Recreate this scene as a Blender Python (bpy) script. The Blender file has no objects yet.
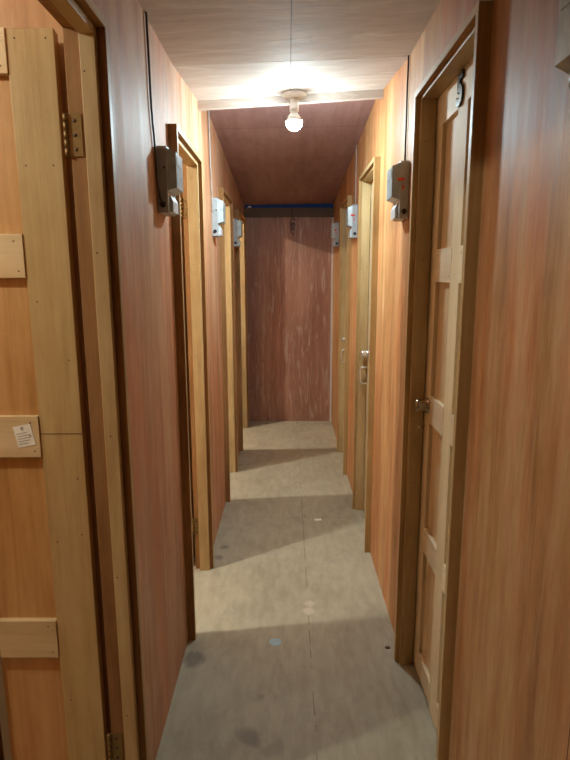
import bpy, bmesh, math, random
from mathutils import Vector, Matrix
random.seed(4)
S = bpy.context.scene
COL = S.collection

# ---------------------------------------------------------------- camera
PITCH = math.radians(10.62); YAW = math.radians(0.30); ROLL = math.radians(-0.2)
fw = Vector((-math.sin(YAW)*math.cos(PITCH), math.cos(YAW)*math.cos(PITCH), -math.sin(PITCH)))
rt = Vector((math.cos(YAW), math.sin(YAW), 0)); up = rt.cross(fw)
rt, up = rt*math.cos(ROLL)+up*math.sin(ROLL), up*math.cos(ROLL)-rt*math.sin(ROLL)
cam = bpy.data.cameras.new('camera'); co = bpy.data.objects.new('camera', cam); COL.objects.link(co)
co.matrix_world = Matrix(((rt.x, up.x, -fw.x, 0), (rt.y, up.y, -fw.y, 0), (rt.z, up.z, -fw.z, 1.5), (0, 0, 0, 1)))
cam.sensor_fit = 'VERTICAL'; cam.sensor_height = 36; cam.lens = 36*560/760
cam.clip_start = 0.02; cam.clip_end = 60
S.camera = co

# ---------------------------------------------------------------- world (dusk outside), exposure
W = bpy.data.worlds.new('world'); S.world = W; W.use_nodes = True
W.node_tree.nodes['Background'].inputs[0].default_value = (0.010, 0.028, 0.085, 1)
W.node_tree.nodes['Background'].inputs[1].default_value = 0.12
vs = S.view_settings
vs.view_transform = 'Standard'; vs.look = 'None'; vs.gamma = 1; vs.use_curve_mapping = False
vs.exposure = 1.35
BULB_COLOUR = (0.72, 0.93, 1.0, 1)
ROOM_COLOUR = (0.95, 1.0, 0.88, 1)
CORRIDOR_BULB = 370.0          # emission of the corridor bulb
ROOM_BULB = 820.0              # emission of the bulbs in the side rooms
NEAR_ROOM_BULB = 400.0     # the weaker bulb of the nearest room

# ---------------------------------------------------------------- materials
def nt(name):
    m = bpy.data.materials.new(name); m.use_nodes = True
    t = m.node_tree; return m, t, t.nodes['Principled BSDF']
def N(t, typ, **kw):
    n = t.nodes.new(typ)
    for k, v in kw.items(): setattr(n, k, v)
    return n
def ramp(t, fac, stops):
    r = N(t, 'ShaderNodeValToRGB'); e = r.color_ramp.elements
    while len(e) < len(stops): e.new(0.5)
    for i, (p, c) in enumerate(stops):
        e[i].position = p; e[i].color = (*c, 1) if len(c) == 3 else c
    t.links.new(fac, r.inputs[0]); return r.outputs[0]
def mix(t, fac, a, b, mode='MIX'):
    m = N(t, 'ShaderNodeMix', data_type='RGBA', blend_type=mode)
    for sock, v in ((m.inputs[0], fac), (m.inputs[6], a), (m.inputs[7], b)):
        if isinstance(v, (int, float)): sock.default_value = v
        elif isinstance(v, tuple): sock.default_value = (*v, 1)
        else: t.links.new(v, sock)
    return m.outputs[2]
def math_(t, op, a, b=None, c=None):
    m = N(t, 'ShaderNodeMath', operation=op)
    for i, v in enumerate((a, b, c)):
        if v is None: continue
        if isinstance(v, (int, float)): m.inputs[i].default_value = v
        else: t.links.new(v, m.inputs[i])
    return m.outputs[0]
def noise(t, vec, scale, detail=4, rough=0.55, dist=0.0, loc=(0, 0, 0), s=(1, 1, 1)):
    mp = N(t, 'ShaderNodeMapping'); mp.inputs['Scale'].default_value = s; mp.inputs['Location'].default_value = loc
    t.links.new(vec, mp.inputs[0])
    n = N(t, 'ShaderNodeTexNoise'); n.inputs['Scale'].default_value = scale
    n.inputs['Detail'].default_value = detail; n.inputs['Roughness'].default_value = rough
    n.inputs['Distortion'].default_value = dist
    t.links.new(mp.outputs[0], n.inputs['Vector']); return n.outputs['Fac']
def axis_scale(ax, lo, hi):
    return tuple(lo if a == ax else hi for a in 'xyz')

def wood(name, dark, mid, light, grain='z', rough=0.45, spec=0.5, fine=1.0, panel=None, var=0.25, streak=None, bump=0.15, ring=0.5, hi=16, hue=0.0):
    """plywood / board wood: long grain along one axis, broad blotches, an own tone for each board or sheet"""
    m, t, b = nt(name)
    tc = N(t, 'ShaderNodeTexCoord').outputs['Object']
    oi = N(t, 'ShaderNodeObjectInfo').outputs['Random']
    off = N(t, 'ShaderNodeVectorMath', operation='ADD')
    sc = N(t, 'ShaderNodeCombineXYZ')
    k = math_(t, 'MULTIPLY', oi, 37.0)
    for i in range(3): t.links.new(k, sc.inputs[i])
    t.links.new(tc, off.inputs[0])
    t.links.new(sc.outputs[0], off.inputs[1])
    vec = off.outputs[0]
    pr = oi
    if panel:
        sep = N(t, 'ShaderNodeSeparateXYZ'); t.links.new(tc, sep.inputs[0])
        q = math_(t, 'DIVIDE', math_(t, 'ADD', sep.outputs['xyz'.index(panel[0])], panel[2]), panel[1])
        fl = math_(t, 'FLOOR', q); fr = math_(t, 'FRACT', q)
        wn = N(t, 'ShaderNodeTexWhiteNoise', noise_dimensions='1D'); t.links.new(fl, wn.inputs['W']); pr = wn.outputs['Value']
    g1 = noise(t, vec, 1.0, 6, 0.6, 0.6*ring, s=axis_scale(grain, 0.9*fine, hi*fine))
    g2 = noise(t, vec, 1.0, 3, 0.6, 0.2, s=axis_scale(grain, 3.0*fine, 130*fine))
    bl = noise(t, vec, 1.0, 3, 0.5, 0.8, loc=(3, 7, 1), s=axis_scale(grain, 0.8, 3.0))
    mo = noise(t, vec, 1.0, 5, 0.65, 0.6, loc=(5, 1, 8), s=axis_scale(grain, 7.0, 22.0))
    f = math_(t, 'ADD', math_(t, 'MULTIPLY', g1, 0.38), math_(t, 'ADD', math_(t, 'MULTIPLY', bl, 0.32), math_(t, 'ADD', math_(t, 'MULTIPLY', mo, 0.20), math_(t, 'MULTIPLY', g2, 0.10))))
    c = ramp(t, f, [(0.39, dark), (0.5, mid), (0.61, light)])
    if hue:
        h2 = noise(t, vec, 1.0, 4, 0.6, 0.9, loc=(2, 11, 6), s=axis_scale(grain, 0.7, 5.0))
        c = mix(t, hue, c, ramp(t, h2, [(0.38, (1.08, .84, .70)), (0.5, (1, 1, 1)), (0.62, (1.03, 1.08, 1.0))]), 'MULTIPLY')
    v = math_(t, 'ADD', math_(t, 'MULTIPLY', pr, var), 1.0-var/2)
    vc = N(t, 'ShaderNodeCombineColor'); [t.links.new(v, vc.inputs[i]) for i in range(3)]
    c = mix(t, 1.0, c, vc.outputs[0], 'MULTIPLY')
    if streak:
        s1 = noise(t, vec, 1.0, 5, 0.65, 1.2, loc=(9, 2, 4), s=axis_scale(grain, 3.0, 2.1*hi))
        c = mix(t, math_(t, 'MULTIPLY', ramp(t, s1, [(0.52, (0, 0, 0)), (0.70, (1, 1, 1))]), streak[1]), c, streak[0])
    if panel:
        e = math_(t, 'MULTIPLY', math_(t, 'MINIMUM', fr, math_(t, 'SUBTRACT', 1.0, fr)), panel[1])
        c = mix(t, math_(t, 'LESS_THAN', e, 0.0016), c, tuple(x*0.35 for x in dark))
    t.links.new(c, b.inputs['Base Color'])
    b.inputs['Specular IOR Level'].default_value = spec
    rr = math_(t, 'ADD', math_(t, 'MULTIPLY', g1, 0.25), rough-0.125)
    t.links.new(rr, b.inputs['Roughness'])
    if bump:
        bp = N(t, 'ShaderNodeBump'); bp.inputs['Strength'].default_value = bump; bp.inputs['Distance'].default_value = 0.004
        t.links.new(math_(t, 'ADD', g1, math_(t, 'MULTIPLY', g2, 0.5)), bp.inputs['Height']); t.links.new(bp.outputs[0], b.inputs['Normal'])
    return m
def plain(name, c, rough=0.5, metal=0.0, spec=0.5, vary=0.08):
    m, t, b = nt(name)
    tc = N(t, 'ShaderNodeTexCoord').outputs['Object']
    n = noise(t, tc, 40, 3)
    t.links.new(ramp(t, n, [(0.3, tuple(x*(1-vary) for x in c)), (0.7, tuple(min(1, x*(1+vary)) for x in c))]), b.inputs['Base Color'])
    b.inputs['Roughness'].default_value = rough; b.inputs['Metallic'].default_value = metal
    b.inputs['Specular IOR Level'].default_value = spec
    return m
def glow(name, strength, colour):
    m, t, b = nt(name)
    b.inputs['Base Color'].default_value = (0.9, 0.9, 0.9, 1)
    b.inputs['Emission Color'].default_value = colour; b.inputs['Emission Strength'].default_value = strength
    return m

M = {}
M['wall_l'] = wood('meranti_plywood_wall', (.36, .165, .085), (.51, .275, .158), (.62, .40, .275), 'z', 0.60, 0.35, panel=('y', 1.22, 0.34), var=0.22, streak=((.66, .42, .28), 0.30), hue=0.8)
M['wall_r'] = wood('meranti_plywood_wall_pale', (.31, .125, .042), (.47, .230, .092), (.60, .365, .19), 'z', 0.57, 0.4, panel=('y', 1.22, 0.44), var=0.22, streak=((.66, .43, .27), 0.30), hue=1.0)
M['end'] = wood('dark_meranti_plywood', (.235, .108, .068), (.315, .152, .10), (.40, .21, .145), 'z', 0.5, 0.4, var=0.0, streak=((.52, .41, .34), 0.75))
M['ceil'] = wood('pale_ceiling_plywood', (.47, .385, .33), (.575, .49, .435), (.66, .58, .52), 'x', 0.75, 0.25, panel=('x', 1.2, 1.187), var=0.1, streak=((.74, .68, .61), 0.7), ring=5.0, bump=0.3, hi=7)
M['roof'] = wood('red_brown_ceiling_plywood', (.25, .135, .12), (.33, .19, .172), (.41, .25, .225), 'y', 0.6, 0.3, panel=('y', 0.61, 0.2), var=0.12)
M['jamb'] = wood('brown_frame_board', (.23, .108, .036), (.33, .165, .062), (.42, .23, .095), 'z', 0.7, 0.2, 2.0)
M['jamb_y'] = wood('brown_frame_board_level', (.23, .108, .036), (.33, .165, .062), (.42, .23, .095), 'y', 0.7, 0.2, 2.0)
M['jamb_r'] = wood('tan_frame_board', (.34, .20, .075), (.45, .28, .11), (.54, .36, .16), 'z', 0.6, 0.3, 2.0)
M['pine'] = wood('yellow_pine_strip', (.37, .24, .10), (.48, .33, .155), (.58, .43, .22), 'z', 0.5, 0.4, 2.0)
M['pine_y'] = wood('yellow_pine_strip_level', (.37, .24, .10), (.48, .33, .155), (.58, .43, .22), 'y', 0.5, 0.4, 2.0)
M['pine_x'] = wood('yellow_pine_strip_across', (.42, .27, .125), (.54, .37, .19), (.64, .47, .27), 'x', 0.5, 0.4, 2.0)
M['stile'] = wood('pale_door_board', (.37, .235, .085), (.50, .335, .14), (.60, .43, .20), 'z', 0.42, 0.45, 1.4, var=0.12)
M['stile_r'] = wood('pale_closed_door_board', (.62, .47, .27), (.73, .58, .36), (.79, .66, .45), 'z', 0.62, 0.25, 1.4, var=0.12)
M['rail_y'] = wood('pale_door_rail_y', (.64, .50, .31), (.74, .60, .40), (.80, .68, .49), 'y', 0.62, 0.25, 1.4, var=0.15)
M['rail_x'] = wood('pale_door_rail_x', (.52, .36, .18), (.64, .465, .25), (.72, .56, .34), 'x', 0.42, 0.45, 1.4, var=0.15)
M['panel'] = wood('orange_door_panel', (.36, .17, .05), (.48, .245, .08), (.58, .33, .13), 'z', 0.45, 0.4, 1.6, var=0.05, ring=2.0)
M['panel_r'] = wood('tan_door_panel', (.57, .39, .21), (.67, .48, .27), (.74, .57, .36), 'z', 0.62, 0.25, 1.6, var=0.05)
M['beam'] = wood('dark_brown_beam', (.075, .045, .03), (.11, .068, .045), (.15, .095, .065), 'x', 0.6, 0.3)
M['room'] = wood('room_plywood', (.42, .21, .09), (.54, .30, .14), (.63, .39, .20), 'z', 0.5, 0.4, panel=('x', 1.22, 0.1), var=0.1)
M['meter'] = plain('grey_meter_plastic', (.40, .43, .45), 0.4)
M['cover'] = plain('clear_meter_cover', (.42, .49, .52), 0.30, 0, 0.8, 0.2)
M['terminal'] = plain('pale_terminal_plastic', (.58, .62, .65), 0.4)
M['red'] = plain('red_seal_plastic', (.75, .06, .03), 0.4)
M['black'] = plain('black_rubber', (.015, .014, .014), 0.5)
M['cable'] = plain('dark_cable_sheath', (.035, .028, .026), 0.45)
M['white'] = plain('white_plastic', (.78, .79, .78), 0.35)
M['conduit'] = plain('dusty_white_cable', (.42, .37, .34), 0.6, 0, 0.2)
M['trim'] = plain('pale_grey_trim', (.55, .53, .52), 0.5)
M['chrome'] = plain('bright_chrome', (.88, .87, .85), 0.24, 0.85)
M['dark_chrome'] = plain('black_gloss', (.03, .028, .026), 0.22, 0.0)
M['bronze'] = plain('dark_bronze_metal', (.36, .30, .21), 0.25, 1.0)
M['brass'] = plain('worn_brass', (.24, .15, .055), 0.5, 0.7)
M['nail'] = plain('dark_nail', (.10, .06, .035), 0.5, 0.3)
M['paper'] = plain('off_white_paper', (.84, .82, .73), 0.7)
M['ink'] = plain('faded_grey_ink', (.42, .40, .36), 0.7)
M['bluepaint'] = plain('pale_blue_paint', (.36, .50, .56), 0.5)
M['glow'] = glow('lit_corridor_bulb', CORRIDOR_BULB, BULB_COLOUR)
M['glowroom'] = glow('lit_room_bulb', ROOM_BULB, ROOM_COLOUR)
M['glownear'] = glow('lit_near_room_bulb', NEAR_ROOM_BULB, ROOM_COLOUR)

def floor_material():
    m, t, b = nt('dusty_plywood_floor')
    tc = N(t, 'ShaderNodeTexCoord').outputs['Object']
    n1 = noise(t, tc, 2.2, 6, 0.62, 0.4)
    n2 = noise(t, tc, 16, 5, 0.65, 0.3, s=(1.6, .5, 1))
    n3 = noise(t, tc, 5.0, 5, 0.7, 1.0, loc=(4, 2, 0))
    c = ramp(t, n1, [(0.3, (.315, .27, .182)), (0.5, (.395, .347, .243)), (0.72, (.465, .415, .30))])
    c = mix(t, 0.35, c, ramp(t, n2, [(0.35, (.29, .25, .19)), (0.65, (.50, .45, .36))]))
    c = mix(t, math_(t, 'MULTIPLY', ramp(t, n3, [(0.60, (0, 0, 0)), (0.72, (1, 1, 1))]), 0.35), c, (.24, .22, .18))
    sep = N(t, 'ShaderNodeSeparateXYZ'); t.links.new(tc, sep.inputs[0])
    wob = math_(t, 'MULTIPLY', math_(t, 'SUBTRACT', n2, 0.5), 0.012)
    def line(axis, pos, half):
        d = math_(t, 'ABSOLUTE', math_(t, 'ADD', math_(t, 'SUBTRACT', sep.outputs[axis], pos), wob))
        return math_(t, 'LESS_THAN', d, half)
    broken = math_(t, 'GREATER_THAN', n3, 0.46)
    c = mix(t, math_(t, 'MULTIPLY', math_(t, 'MULTIPLY', line(0, 0.090, 0.0022), broken), 0.6), c, (.13, .10, .075))
    for p in (3.30, 4.66): c = mix(t, math_(t, 'MULTIPLY', math_(t, 'MULTIPLY', line(1, p, 0.003), broken), 0.5), c, (.13, .10, .075))
    def blob(x, y, r, col, s):
        d = N(t, 'ShaderNodeVectorMath', operation='DISTANCE'); t.links.new(tc, d.inputs[0]); d.inputs[1].default_value = (x, y, 0)
        q = math_(t, 'ADD', d.outputs['Value'], math_(t, 'MULTIPLY', math_(t, 'SUBTRACT', n3, 0.5), r*3.0))
        return mix(t, math_(t, 'MULTIPLY', ramp(t, math_(t, 'DIVIDE', q, r), [(0.45, (1, 1, 1)), (1.15, (0, 0, 0))]), s), c, col)
    for a in ((-.372, 1.99, .052, (.17, .145, .12), .75), (-.128, 1.60, .055, (.20, .18, .155), .8), (-.05, 1.55, .04, (.22, .20, .17), .5),
              (-.375, 2.80, .03, (.20, .175, .145), .7), (-.36, 2.92, .03, (.20, .175, .145), .7), (-.38, 4.30, .05, (.2, .175, .145), .6),
              (.097, 2.31, .030, (.56, .49, .38), .7), (.095, 2.37, .028, (.56, .49, .38), .7), (-.10, 1.78, .02, (.2, .17, .13), .5), (.10, 3.33, .02, (.16, .12, .10), .7)):
        c = blob(*a)
    t.links.new(c, b.inputs['Base Color'])
    b.inputs['Roughness'].default_value = 0.62; b.inputs['Specular IOR Level'].default_value = 0.3
    bp = N(t, 'ShaderNodeBump'); bp.inputs['Strength'].default_value = 0.15; bp.inputs['Distance'].default_value = 0.004
    t.links.new(n2, bp.inputs['Height']); t.links.new(bp.outputs[0], b.inputs['Normal'])
    return m
M['floor'] = floor_material()

# ---------------------------------------------------------------- mesh helpers
class MB:
    """collects shapes into ONE mesh; mats is a list of material keys, mi picks the slot"""
    def __init__(s): s.bm = bmesh.new()
    def _fin(s, faces, mi, smooth=False):
        for f in faces: f.material_index = mi; f.smooth = smooth
    def box(s, x0, x1, y0, y1, z0, z1, mi=0, bev=0.0):
        x0, x1 = sorted((x0, x1)); y0, y1 = sorted((y0, y1)); z0, z1 = sorted((z0, z1))
        r = bmesh.ops.create_cube(s.bm, size=1)
        for v in r['verts']:
            v.co = Vector(((x0+x1)/2+v.co.x*(x1-x0), (y0+y1)/2+v.co.y*(y1-y0), (z0+z1)/2+v.co.z*(z1-z0)))
        fs = list({f for v in r['verts'] for f in v.link_faces}); s._fin(fs, mi)
        if bev:
            es = list({e for v in r['verts'] for e in v.link_edges})
            rr = bmesh.ops.bevel(s.bm, geom=es, offset=bev, segments=2, affect='EDGES', profile=0.5)
            s._fin(rr['faces'], mi)
        return s
    def hexa(s, pts, mi=0):
        """eight corners: 4 of the bottom ring, 4 of the top ring"""
        v = [s.bm.verts.new(p) for p in pts]
        fs = [s.bm.faces.new([v[i] for i in q]) for q in ((3, 2, 1, 0), (4, 5, 6, 7), (0, 1, 5, 4), (1, 2, 6, 5), (2, 3, 7, 6), (3, 0, 4, 7))]
        s._fin(fs, mi); return s
    def prism(s, poly, ax, a0, a1, mi=0, bev=0.0):
        """a closed 2-D outline swept along an axis; poly in the two other axes, in xyz order"""
        def P(p, a): q = list(p); q.insert('xyz'.index(ax), a); return Vector(q)
        A = [s.bm.verts.new(P(p, a0)) for p in poly]; B = [s.bm.verts.new(P(p, a1)) for p in poly]
        fs = [s.bm.faces.new(A), s.bm.faces.new(B[::-1])]
        n = len(poly)
        for i in range(n): fs.append(s.bm.faces.new((A[(i+1) % n], A[i], B[i], B[(i+1) % n])))
        s._fin(fs, mi)
        if bev:
            es = list({e for f in fs for e in f.edges})
            rr = bmesh.ops.bevel(s.bm, geom=es, offset=bev, segments=2, affect='EDGES', profile=0.5); s._fin(rr['faces'], mi)
        return s
    def lathe(s, prof, mat=Matrix(), mi=0, seg=24):
        """profile [(r, h)] turned about local z"""
        rings = []
        for r, h in prof:
            if r < 1e-6: rings.append([s.bm.verts.new(mat @ Vector((0, 0, h)))])
            else: rings.append([s.bm.verts.new(mat @ Vector((r*math.cos(2*math.pi*i/seg), r*math.sin(2*math.pi*i/seg), h))) for i in range(seg)])
        fs = []
        for a, b in zip(rings, rings[1:]):
            for i in range(seg):
                j = (i+1) % seg
                if len(a) == 1 and len(b) == 1: continue
                if len(a) == 1: fs.append(s.bm.faces.new((a[0], b[i], b[j])))
                elif len(b) == 1: fs.append(s.bm.faces.new((a[i], a[j], b[0])))
                else: fs.append(s.bm.faces.new((a[i], a[j], b[j], b[i])))
        s._fin(fs, mi, True); return s
    def tube(s, pts, r, mi=0, seg=8):
        pts = [Vector(p) for p in pts]; rings = []
        ref = Vector((0.31, 0.22, 0.93)).normalized()
        for i, p in enumerate(pts):
            d = (pts[min(i+1, len(pts)-1)]-pts[max(i-1, 0)]).normalized()
            u = d.cross(ref if abs(d.dot(ref)) < 0.97 else Vector((1, 0, 0))).normalized(); w = d.cross(u)
            rings.append([s.bm.verts.new(p+(u*math.cos(2*math.pi*k/seg)+w*math.sin(2*math.pi*k/seg))*r) for k in range(seg)])
        fs = []
        for a, b in zip(rings, rings[1:]):
            for k in range(seg): fs.append(s.bm.faces.new((a[k], a[(k+1) % seg], b[(k+1) % seg], b[k])))
        fs.append(s.bm.faces.new(rings[0][::-1])); fs.append(s.bm.faces.new(rings[-1]))
        s._fin(fs, mi, True); return s
    def build(s, name, mats, parent=None, origin=None):
        bmesh.ops.recalc_face_normals(s.bm, faces=s.bm.faces)
        if origin is not None:
            for v in s.bm.verts: v.co -= Vector(origin)
        me = bpy.data.meshes.new(name); s.bm.to_mesh(me); s.bm.free()
        for k in ([mats] if isinstance(mats, str) else mats): me.materials.append(M[k])
        o = bpy.data.objects.new(name, me); COL.objects.link(o)
        if parent is not None: o.parent = parent
        elif origin is not None: o.location = origin
        return o
def tag(o, label=None, cat=None, group=None, kind=None):
    if label: o['label'] = label
    if cat: o['category'] = cat
    if group: o['group'] = group
    if kind: o['kind'] = kind
    return o
def empty(name, loc, label, cat, group=None, kind=None):
    o = bpy.data.objects.new(name, None); COL.objects.link(o); o.location = loc; o.empty_display_size = 0.1
    return tag(o, label, cat, group, kind)

# ---------------------------------------------------------------- sizes
WL, WR = -0.42, 0.45           # corridor faces of the two long walls
TW = 0.06                      # wall thickness
YB, YE = -1.9, 5.67            # corridor behind the camera / end wall
TOP = 2.46
LEFT = [(0.655, 1.335, 2.042), (2.10, 2.70, 2.025), (3.55, 4.16, 2.025), (4.66, 5.44, 2.02)]     # outer near edge, outer far edge, outer top
RIGHT = [(1.355, 1.99, 2.088), (2.85, 3.45, 2.06), (4.07, 4.65, 2.045)]
PARTS = [1.38, 2.82, 4.36]     # partitions between the side rooms
XRM = -2.15                    # outer wall of the side rooms

# ---------------------------------------------------------------- structure
def long_wall(name, x0, x1, doors, mat, label):
    b = MB(); y = YB
    for (a, c, zt) in doors:
        b.box(x0, x1, y, a+.004, 0, TOP); b.box(x0, x1, a+.004, c-.004, zt-.004, TOP); y = c-.004
    b.box(x0, x1, y, YE+.06, 0, TOP)
    return tag(b.build(name, mat), label, 'wall', kind='structure')
long_wall('wall_left', WL-TW, WL, LEFT, 'wall_l', 'reddish plywood wall with open doorways into the side rooms')
long_wall('wall_right', WR, WR+TW, RIGHT, 'wall_r', 'glossy reddish plywood wall with the closed panelled doors')
b = MB(); b.box(XRM, 1.3, YB-.05, YE+.06, -.05, 0)
tag(b.build('floor', 'floor'), 'dusty grey brown plywood floor of the corridor', 'floor', kind='structure')
b = MB(); b.box(WL, WR, YE, YE+.05, 0, 2.075)
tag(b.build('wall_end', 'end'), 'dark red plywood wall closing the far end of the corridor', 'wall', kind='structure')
b = MB(); b.box(WL-TW, WR+TW, YB-.05, YB, 0, TOP)
tag(b.build('wall_back', 'wall_l'), 'plywood wall closing the corridor behind the viewer', 'wall', kind='structure')
# flat ceiling, then a rising sheet, both sagging to the left
def zc(y): return 2.26 if y < 2.25 else 2.26+(y-2.25)*(2.328-2.26)/(2.86-2.25)
def slab(b, y0, y1, z0, z1, dx=0.028, th=0.012, dx2=None):
    dx2 = dx if dx2 is None else dx2
    b.hexa([(WL, y0, z0), (WR, y0, z0+dx), (WR, y1, z1+dx2), (WL, y1, z1),
            (WL, y0, z0+th), (WR, y0, z0+dx+th), (WR, y1, z1+dx2+th), (WL, y1, z1+th)])
b = MB(); slab(b, YB, 0.98, 2.26, 2.26); slab(b, 0.983, 2.242, 2.26, 2.26); slab(b, 2.25, 2.824, 2.262, 2.305, dx2=.047)
tag(b.build('ceiling', 'ceil'), 'pale plywood ceiling sheets around the lit bulb', 'ceiling', kind='structure')
b = MB(); slab(b, 2.80, YE-.03, 2.385, 2.165, dx=0.012)
tag(b.build('ceiling_sloped', 'roof'), 'dark red sloping ceiling beyond the lit bulb', 'ceiling', kind='structure')
b = MB(); b.hexa([(WL, 2.825, 2.268), (WR, 2.825, 2.318), (WR, 2.853, 2.318), (WL, 2.853, 2.268), (WL, 2.825, 2.336), (WR, 2.825, 2.388), (WR, 2.853, 2.388), (WL, 2.853, 2.336)])
tag(b.build('trim_1', 'ceil'), 'pale wood batten across the ceiling behind the bulb', 'trim', kind='structure')
b = MB(); b.box(WL, WR, YE-.035, YE, 2.055, 2.142, bev=.002)
tag(b.build('trim_2', 'beam'), 'dark brown beam across the top of the end wall', 'beam', kind='structure')
b = MB(); b.box(WR-.016, WR, YE-.020, YE, 0, 2.05)
tag(b.build('trim_3', 'trim'), 'pale upright strip in the corner of the end wall', 'trim', kind='structure')
# cover above the corridor and the roof over it, side rooms
b = MB(); b.box(WL-TW, WR+TW, YB-.05, YE-.25, TOP, TOP+.02)
tag(b.build('roof_deck', 'roof'), 'closed plywood deck above the corridor ceiling', 'roof', kind='structure')
b = MB()
b.box(XRM-.05, XRM, -.2, YE+.06, 0, TOP)
for y in [-.2]+PARTS+[YE+.01]: b.box(XRM, WL-TW-.001, y, y+.045, 0, TOP)
tag(b.build('wall_rooms', 'room'), 'orange plywood partition walls of the side rooms', 'wall', kind='structure')
b = MB(); b.box(XRM-.05, WL-TW-.001, -.2, YE+.06, TOP-.02, TOP)
tag(b.build('ceiling_rooms', 'ceil'), 'plywood ceiling of the side rooms', 'ceiling', kind='structure')
b = MB(); b.box(1.25, 1.3, YB, YE+.06, 0, TOP); b.box(WR+TW, 1.25, YB-.05, YB, 0, TOP); b.box(WR+TW, 1.25, YE, YE+.06, 0, TOP); b.box(WR+TW, 1.3, YB, YE+.06, TOP-.02, TOP)
tag(b.build('wall_outer', 'room'), 'plywood shell of the rooms behind the closed doors', 'wall', kind='structure')

# ---------------------------------------------------------------- doors
PRO, DEP, TB = 0.03, 0.091, 0.02     # protrusion into the corridor, depth and thickness of the frame boards
RAILS = [(0.02, 0.105), (0.515, 0.605), (0.995, 1.09), (1.475, 1.58), (1.92, None)]
RAILS_OPEN = [(0.02, 0.105), (0.500, 0.608), (1.057, 1.162), (1.495, 1.595), (1.92, None)]
def nails(b, pts, axis, s, mi):
    """nail heads on a face: axis 'x' or 'y' is the face normal, s its sign"""
    for (x, y, z) in pts:
        n = Vector((s, 0, 0)) if axis == 'x' else Vector((0, s, 0))
        b.lathe([(0, .0006), (.0019, .0006), (.0019, -.001), (0, -.001)], Matrix.Translation((x, y, z)) @ n.to_track_quat('Z', 'Y').to_matrix().to_4x4(), mi, 10)

def frame(i, side, y0, y1, zt, label):
    s = 1 if side == 'r' else -1
    w = WR if side == 'r' else WL
    xa, xb = w-s*PRO, w-s*PRO+s*DEP           # corridor edge, room edge
    D = empty('door_%d' % i, (w, (y0+y1)/2, 0), label, 'door', kind='structure')
    o = D.location.copy()
    for (a, c, n) in ((y0, y0+TB, 'near'), (y1-TB, y1, 'far')):
        MB().box(xa, xb, a, c, 0, zt, bev=.0015).box(xa-s*.0008, xa+s*.004, a+.001, c-.001, 0, zt-.001, 1).build('jamb', ['jamb_r' if side == 'r' else 'jamb', 'pine'], D, o)
    MB().box(xa, xb, y0+TB, y1-TB, zt-TB, zt, bev=.0015).box(xa-s*.0008, xa+s*.004, y0+TB, y1-TB, zt-TB+.001, zt-.001, 1).build('head_board', ['jamb_y', 'pine_y'], D, o)
    st = 0.018
    sx0, sx1 = (xa+s*.018, xa+s*.052) if i == 1 else (xa+s*.016, xa+s*.066)
    for (a, c) in ((y0+TB, y0+TB+st), (y1-TB-st, y1-TB)):
        b = MB().box(sx0, sx1, a, c, 0, zt-TB, bev=.0015)
        yn = a-.0005 if c == y1-TB else c
        if c == y1-TB:
            nails(b, [((sx0+sx1)/2+random.uniform(-.01, .01), a, z) for z in (.35, .75, 1.12, 1.55, 1.93)], 'y', -1, 1)
        b.build('stop_strip', ['pine', 'nail'], D, o)
    MB().box(sx0, sx1, y0+TB+st, y1-TB-st, zt-TB-(.010 if side == 'r' else st), zt-TB, bev=.0015).build('stop_strip', 'pine_y', D, o)
    return D, o, xa, xb

def knob(name, P, d, leaf, o, mat='bronze'):
    """round lock knob at P pointing along d"""
    mt = Matrix.Translation(P) @ Vector(d).to_track_quat('Z', 'Y').to_matrix().to_4x4()
    b = MB().lathe([(0, 0), (.027, 0), (.027, .004), (.023, .006), (.021, .007), (.0215, .014), (.0235, .036), (.0225, .042), (.019, .045), (0, .045)], mt, 0, 28)
    b.box(P[0]+d[0]*.0450-.0012, P[0]+d[0]*.0450+.0012, P[1]-.006, P[1]+.006, P[2]-.0012, P[2]+.0012)
    return b.build(name, mat, leaf, o)

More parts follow.
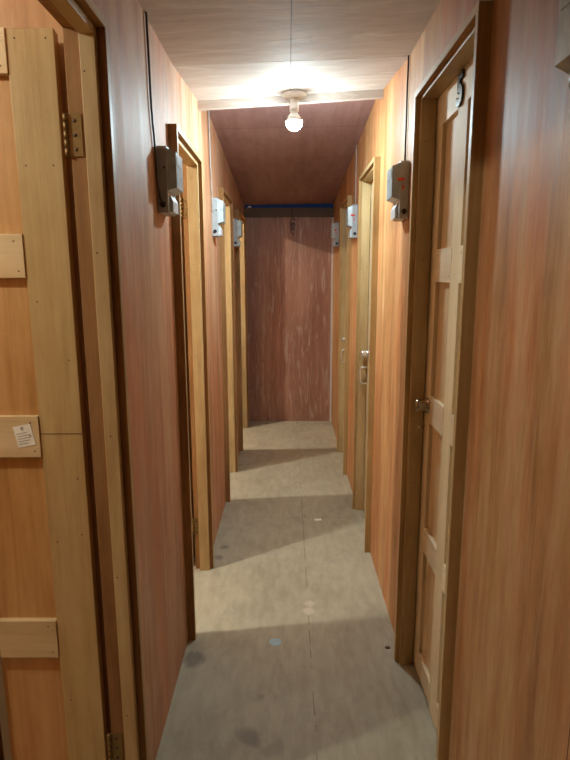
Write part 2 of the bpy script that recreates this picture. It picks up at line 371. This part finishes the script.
def closed_leaf(D, o, s, xa, y0, y1, zt, number=False, pull=False, kz=1.06, yfar=None):
    """closed panelled leaf: face towards the corridor"""
    f = xa+s*.069                                     # corridor face of stiles
    a, c, h = y0+TB+.004, y1-TB-.004, zt-TB-.004
    b = MB().box(f+s*.012, f+s*.030, a+.002, c-.002, .012, h-.002)
    L = b.build('leaf', 'panel_r', D, o)
    sw = .085; mid = (a+c)/2
    for (p, q) in ((a, a+sw), (mid-.045, mid+.045), (c-sw, c)):
        MB().box(f, f+s*.0125, p, q, .010, h, bev=.001).build('stile', 'stile_r', L, o)
    for z0, z1 in RAILS:
        if z1 is None:                                 # one board across the top
            MB().box(f-s*.001, f+s*.0125, a, c, h-.100, h+.001, bev=.001).build('rail', 'rail_y', L, o); continue
        for (p, q) in ((a+sw, mid-.045), (mid+.045, c-sw)):
            b = MB().box(f-s*.001, f+s*.0125, p-.006, q+.006, z0, z1, bev=.001)
            nails(b, [(f-s*.001, p+.012, z0+.02), (f-s*.001, q-.012, z1-.02)], 'x', -s, 1)
            b.build('rail', ['rail_y', 'nail'], L, o)
    ky = c-.060
    knob('knob', Vector((f-s*.0, ky, kz)), (-s, 0, 0), L, o, 'chrome' if pull else 'bronze')
    if pull:
        z = kz-.135; yy = ky+.005
        pts = [(f, yy, z-.05), (f-s*.035, yy, z-.05), (f-s*.045, yy, z-.043), (f-s*.048, yy, z-.03), (f-s*.048, yy, z+.03), (f-s*.045, yy, z+.043), (f-s*.035, yy, z+.05), (f, yy, z+.05)]
        MB().tube(pts, .0060, seg=10).build('pull_handle', 'chrome', L, o)
    else:
        z = kz-.11; yy = ky+.03                         # bent scraps of wire on the latch
        MB().tube([(f, yy, z+.03), (f-s*.02, yy-.01, z+.025), (f-s*.03, yy-.03, z+.035)], .0015).build('latch_wire', 'chrome', L, o)
    for z in (.27, 1.75):
        MB().box(f-s*.002, f+s*.02, a-.004, a+.004, z-.04, z+.04).build('hinge', 'brass', D, o)
    if number:
        cu = bpy.data.curves.new('five', 'FONT'); cu.body = '5'; cu.size = .115; cu.extrude = .003; cu.bevel_depth = .0008; cu.align_x = 'CENTER'; cu.offset = .004
        to = bpy.data.objects.new('five', cu); COL.objects.link(to)
        dg = bpy.context.evaluated_depsgraph_get(); me = bpy.data.meshes.new_from_object(to.evaluated_get(dg))
        bpy.data.objects.remove(to)
        R = Matrix(((0, 0, -1, 0), (-1, 0, 0, 0), (0, 1, 0, 0), (0, 0, 0, 1)))
        me.transform(Matrix.Translation(Vector((f-.0045, 1.69, h-.094))-o) @ R)
        me.materials.clear(); me.materials.append(M['dark_chrome'])
        n = bpy.data.objects.new('door_number', me); COL.objects.link(n); n.parent = L
        tag(n, 'glossy dark numeral 5 on the top rail')
    return L

def hinge(D, o, x, y, z, s):
    """open butt hinge: a leaf screwed on the jamb (faces -y), knuckle towards the room"""
    b = MB().box(x-.013, x+.016, y-.003, y, z-.045, z+.045, bev=.0006)
    for k in range(5): b.lathe([(0, -.008), (.0055, -.008), (.0055, .008), (0, .008)], Matrix.Translation((x+s*.019, y-.004, z-.036+k*.018)), 0, 10)
    for zz in (-.03, 0, .03): b.lathe([(0, .0015), (.004, .001), (.004, -.001), (0, -.001)], Matrix.Translation((x, y-.003, z+zz)) @ Vector((0, -1, 0)).to_track_quat('Z', 'Y').to_matrix().to_4x4(), 1, 10)
    b.build('hinge', ['brass', 'nail'], D, o)

def open_leaf(D, o, xb, y0, y1, zt, tagged=False):
    """leaf swung ninety degrees into the side room, lying square to the wall at the far jamb"""
    yf = y1-TB+.015; x1 = xb-.026; w = (y1-y0)-2*TB-.008; x0 = x1-w; h = zt-TB+.006
    L = MB().box(x0+.002, x1-.002, yf+.012, yf+.030, .012, h-.002).build('leaf', 'panel', D, o)
    sw = .104; mid = (x0+x1)/2
    for n, (p, q) in enumerate(((x0, x0+sw), (mid-.045, mid+.045), (x1-sw, x1))):
        b = MB().box(p, q, yf, yf+.0125, .010, h, bev=.001)
        if n == 2 and tagged:
            nails(b, [(p+.018, yf, h-.02), (q-.018, yf, h-.02), (p+.02, yf, 1.745), (q-.022, yf, 1.745), (p+.02, yf, 1.44), (q-.02, yf, 1.30), (p+.02, yf, .83), (q-.02, yf, .85), (p+.02, yf, .37), (q-.02, yf, 1.0)], 'y', -1, 1)
            b.box(p+.001, q-.001, yf-.0004, yf+.002, 1.116, 1.118, 1)
        b.build('stile', ['stile', 'nail'], L, o)
    for z0, z1 in RAILS_OPEN:
        if z1 is None: z0, z1 = h-.092, h+.001
        for (p, q) in ((x0+sw, mid-.045), (mid+.045, x1-sw)):
            b = MB().box(p-.004, q-.001, yf-.003, yf+.0125, z0, z1, bev=.001)
            nails(b, [(q-.016, yf-.003, z0+.016), (q-.022, yf-.003, z1-.016)], 'y', -1, 1)
            b.build('rail', ['rail_x', 'nail'], L, o)
    if tagged:                                          # paper tag on a rail
        c = Vector((x1-sw-.038, yf-.0035, 1.113)); R = Matrix.Translation(c) @ Matrix.Rotation(math.radians(-11), 4, 'Y')
        b = MB().box(-.022, .022, -.0005, .0005, -.027, .027)
        for r in range(6):
            if r == 0: b.box(-.003, .002, -.0009, 0, .014, .024, 1); b.box(-.006, .005, -.0009, 0, .019, .021, 1); continue
            zz = .014-r*.0066
            b.box(-.018, -.018+random.uniform(.020, .035), -.0009, 0, zz-.0011, zz+.0011, 1)
        b.box(.012, .017, -.0009, 0, -.006, .0, 1)
        b.bm.transform(R)
        tag(b.build('paper_tag', ['paper', 'ink'], L, o), 'small white printed paper tag stuck on the rail')
    knob('knob', Vector((x0+.05, yf, 1.02)), (0, -1, 0), L, o)
    for z in (.235, 1.805): hinge(D, o, xb+.013, y1-TB, z, -1)
    return L

LAB_L = ['open panelled door with a small white paper tag, swung into the nearest room',
         'doorway with yellow stop strip beside the dark meter on a cable, door swung inside',
         'doorway behind the first pale grey meter, its door swung inside',
         'last open doorway beside the end wall, on the side of the open doors']
for k, (y0, y1, zt) in enumerate(LEFT):
    D, o, xa, xb = frame(k+1, 'l', y0, y1, zt, LAB_L[k])
    open_leaf(D, o, xb, y0, y1, zt, tagged=(k == 0))
LAB_R = ['closed panelled door with a dark number 5 and round knob',
         'closed door with a shiny pull handle, the next one along after door 5',
         'closed door with pull handle nearest to the end wall']
for k, (y0, y1, zt) in enumerate(RIGHT):
    D, o, xa, xb = frame(k+5, 'r', y0, y1, zt, LAB_R[k])
    closed_leaf(D, o, 1, xa, y0, y1, zt, number=(k == 0), pull=(k > 0), kz=(1.05, 1.03, 0.98)[k])

# ---------------------------------------------------------------- electric meters
def meter(side, yc, zb, label, foot=True):
    """meter on the wall: base plate with a narrower foot, raised clear cover, sloped terminal cover, seal, cable hole"""
    s = 1 if side == 'r' else -1
    w = WR if side == 'r' else WL
    E = empty('electric_meter', (w, yc, zb), label, 'electric meter', 'electric meters on the corridor walls')
    o = E.location.copy()
    X = lambda d: w-s*d
    hw = .070
    # case outline in y-z: broad top, narrower foot
    poly = [(yc-.048, zb), (yc+.048, zb), (yc+.048, zb+.060), (yc+hw, zb+.072), (yc+hw, zb+.198), (yc+hw-.010, zb+.208), (yc-hw+.010, zb+.208), (yc-hw, zb+.198), (yc-hw, zb+.0), ]
    if not foot: poly = [(yc-hw, zb+.068), (yc+hw, zb+.068)]+poly[4:8]
    b = MB().prism(poly, 'x', X(0), X(.034), bev=.002)
    b.build('case', 'meter', E, o)
    c = MB().hexa([(X(.033), yc-hw+.006, zb+.070), (X(.033), yc+hw-.006, zb+.070), (X(.033), yc+hw-.006, zb+.200), (X(.033), yc-hw+.006, zb+.200),
                   (X(.062), yc-hw+.014, zb+.080), (X(.062), yc+hw-.014, zb+.080), (X(.062), yc+hw-.014, zb+.190), (X(.062), yc-hw+.014, zb+.190)])
    c.box(X(.061), X(.0635), yc-hw+.022, yc+hw-.022, zb+.150, zb+.176)
    cv = c.build('cover', 'cover', E, o)
    if foot: t = MB().prism([(X(.030), zb+.004), (X(.046), zb+.004), (X(.046), zb+.040), (X(.040), zb+.052), (X(.032), zb+.066), (X(.030), zb+.066)], 'y', yc-.046, yc+.040, bev=.0015)
    else: t = MB().tube([(X(.026), yc+hw-.020, zb+.072), (X(.026), yc+hw-.020, zb+.052)], .015, seg=20)
    t.build('terminal_cover', 'terminal', E, o)
    if foot:
        h = MB().lathe([(0, 0), (.009, 0), (.010, .003), (.007, .004), (0, .002)], Matrix.Translation((X(.017), yc-hw-.0005, zb+.026)) @ Vector((0, -1, 0)).to_track_quat('Z', 'Y').to_matrix().to_4x4(), 0, 16)
        h.build('cable_hole', 'black', E, o)
    r = MB()
    if side == 'r': r.box(X(.018), X(.044), yc-hw-.004, yc-hw+.003, zb+.135, zb+.145, bev=.001); r.box(X(.020), X(.026), yc-hw-.003, yc-hw+.002, zb+.105, zb+.120)
    else: r.box(X(.050), X(.060), yc+hw-.016, yc+hw-.006, zb+.120, zb+.132, bev=.001)
    tag(r.build('seal', 'red', E, o), 'red plastic seal')
    sc = MB().lathe([(0, .003), (.004, .002), (.004, -.001), (0, -.001)], Matrix.Translation((X(.026), yc-hw, zb+.14)) @ Vector((0, -1, 0)).to_track_quat('Z', 'Y').to_matrix().to_4x4(), 0, 10)
    sc.build('screw', 'nail', E, o)
    return E
meter('l', 1.955, 1.700, 'dark-sided electric meter fed by a thin dark cable, beside an open doorway')
meter('l', 3.29, 1.715, 'pale grey electric meter under a white cable, between two open doorways')
meter('l', 4.53, 1.720, 'pale grey electric meter just before the last open doorway')
meter('r', 2.235, 1.705, 'dark-sided electric meter with red seal beside the frame of door 5')
meter('r', 3.79, 1.735, 'pale grey meter with red seal hung between the two doors with pull handles')
meter('r', 5.12, 1.745, 'grey electric meter beyond the last closed door, beside the end wall')
meter('r', 0.828, 1.716, 'grey electric meter before door 5, cut off at the top corner of the photo', foot=False)

# ---------------------------------------------------------------- cables
def wob(pts, n=5, a=.003):
    out = []
    for p, q in zip(pts, pts[1:]):
        p, q = Vector(p), Vector(q)
        for i in range(n): out.append(p.lerp(q, i/n)+Vector((0, random.uniform(-a, a), 0)))
    return out+[Vector(pts[-1])]
def cable(pts, r, mat, label, group=None, clips=()):
    b = MB().tube(wob(pts), r); o = b.build('cable', mat, None, pts[-1])
    tag(o, label, 'cable', group)
    return o
xl, xr = WL+.006, WR-.006
cable([(xl, 1.815, 2.262), (xl, 1.83, 2.0), (xl, 1.853, 1.91), (xl, 1.862, 1.80), (xl+.006, 1.872, 1.745), (xl+.011, 1.877, 1.728)], .0036, 'cable', 'thin dark cable from ceiling down to the meter beside an open doorway')
cable([(xr, 2.232, 2.286), (xr, 2.235, 2.1), (xr, 2.235, 1.915)], .0034, 'cable', 'thin dark cable from ceiling down to the meter beside door 5')
cable([(xl, 3.15, 2.372), (xl, 3.17, 2.1), (xl, 3.205, 1.90), (xl, 3.206, 1.84)], .0038, 'conduit', 'white cable from ceiling down to a pale meter between open doorways')
cable([(xr, 3.81, 2.318), (xr, 3.80, 2.1), (xr, 3.80, 1.945)], .0038, 'conduit', 'white cable from ceiling down to the meter between doors with pull handles')
# curled loose wire hanging from the beam
pts = [(.047, YE-.038, 2.14), (.045, YE-.045, 2.08), (.048, YE-.04, 2.05)]
for i in range(34):
    a = i*.55; pts.append((.052+.030*math.cos(a)*(1-.4*i/34), YE-.014+.006*math.sin(a*.7), 2.025-.0035*i+.022*math.sin(a)))
b = MB().tube(pts, .0030, seg=6); tag(b.build('wire', 'black', None, (.05, YE-.02, 2.0)), 'curled loose black wire hanging on the end wall', 'wire')
b = MB().lathe([(0, 0), (.018, 0), (.020, .006), (.014, .014), (0, .016)], Matrix.Translation((WL+.05, YE-.02, 2.142)), 0, 16)
tag(b.build('cap', 'white', None, (WL+.05, YE-.02, 2.142)), 'small white plastic cap on top of the dark beam', 'cap')

# ---------------------------------------------------------------- lamps
def lamp(x, y, z, mat, label, bulb_r=.038):
    E = empty('ceiling_light', (x, y, z), label, 'ceiling light')
    T = Matrix.Translation
    o = Vector((0, 0, 0))
    MB().lathe([(0, .002), (.050, .002), (.050, -.008), (.057, -.010), (.058, -.015), (.054, -.020), (.040, -.027), (.022, -.030), (0, -.030)], T((0, 0, 0)), 0, 40).build('base', 'white', E)
    MB().lathe([(0, -.020), (.019, -.020), (.019, -.056), (.021, -.058), (.021, -.084), (.017, -.086), (0, -.086)], T((0, 0, 0)), 0, 28).build('socket', 'white', E)
    c = -.130
    a0 = math.radians(88)
    MB().lathe([(.016, -.084), (.019, -.094), (.028, -.106), (bulb_r*math.sin(a0), c+bulb_r*math.cos(a0)), (0, c+bulb_r*math.cos(a0)-.001)], T((0, 0, 0)), 0, 28).build('bulb_body', 'white', E)
    prof = [(bulb_r*math.sin(a), c+bulb_r*math.cos(a)) for a in [a0+(math.pi-a0)*k/14 for k in range(14)]]+[(0, c-bulb_r)]
    MB().lathe(prof, T((0, 0, 0)), 0, 28).build('bulb', mat, E)
    return E
lamp(.032, 2.758, 2.3225, 'glow', 'lit bare white bulb in a round white ceiling holder in the corridor')
for (x, y, n) in ((-1.45, .80, 'nearest room'), (-1.40, 2.00, 'second room'), (-1.47, 3.47, 'third room'), (-1.47, 4.66, 'last room')):
    lamp(x, y, TOP-.02, 'glownear' if n == 'nearest room' else 'glowroom', 'lit bare bulb on the ceiling of the %s behind the open doors' % n)

# ---------------------------------------------------------------- floor bits
R = random.Random(2)
def bit(name, x, y, r, sx, mat, label, cat, th=.0012, n=9, rot=0):
    poly = []
    for i in range(n):
        a = 2*math.pi*i/n; q = r*R.uniform(.85, 1.1)
        px, py = q*sx*math.cos(a), q*math.sin(a)
        poly.append((x+px*math.cos(rot)-py*math.sin(rot), y+px*math.sin(rot)+py*math.cos(rot)))
    tag(MB().prism(poly, 'z', 0.0002, th).build(name, mat, None, (x, y, 0)), label, cat)
bit('paint_spot', -.056, 2.088, .026, .95, 'bluepaint', 'round pale blue paint spot on the floor', 'paint spot', .0008, 11)
tag(MB().prism([(.165, 3.255), (.208, 3.262), (.206, 3.287), (.163, 3.280)], 'z', .0002, .0022).build('paper_scrap', 'paper', None, (.185, 3.27, 0)), 'small white paper scrap lying on the corridor floor', 'paper scrap')
bit('wood_chip', .405, 2.05, .006, 1.8, 'beam', 'dark wood chip on the floor by the frame of door 5', 'wood chip', .006, 6)
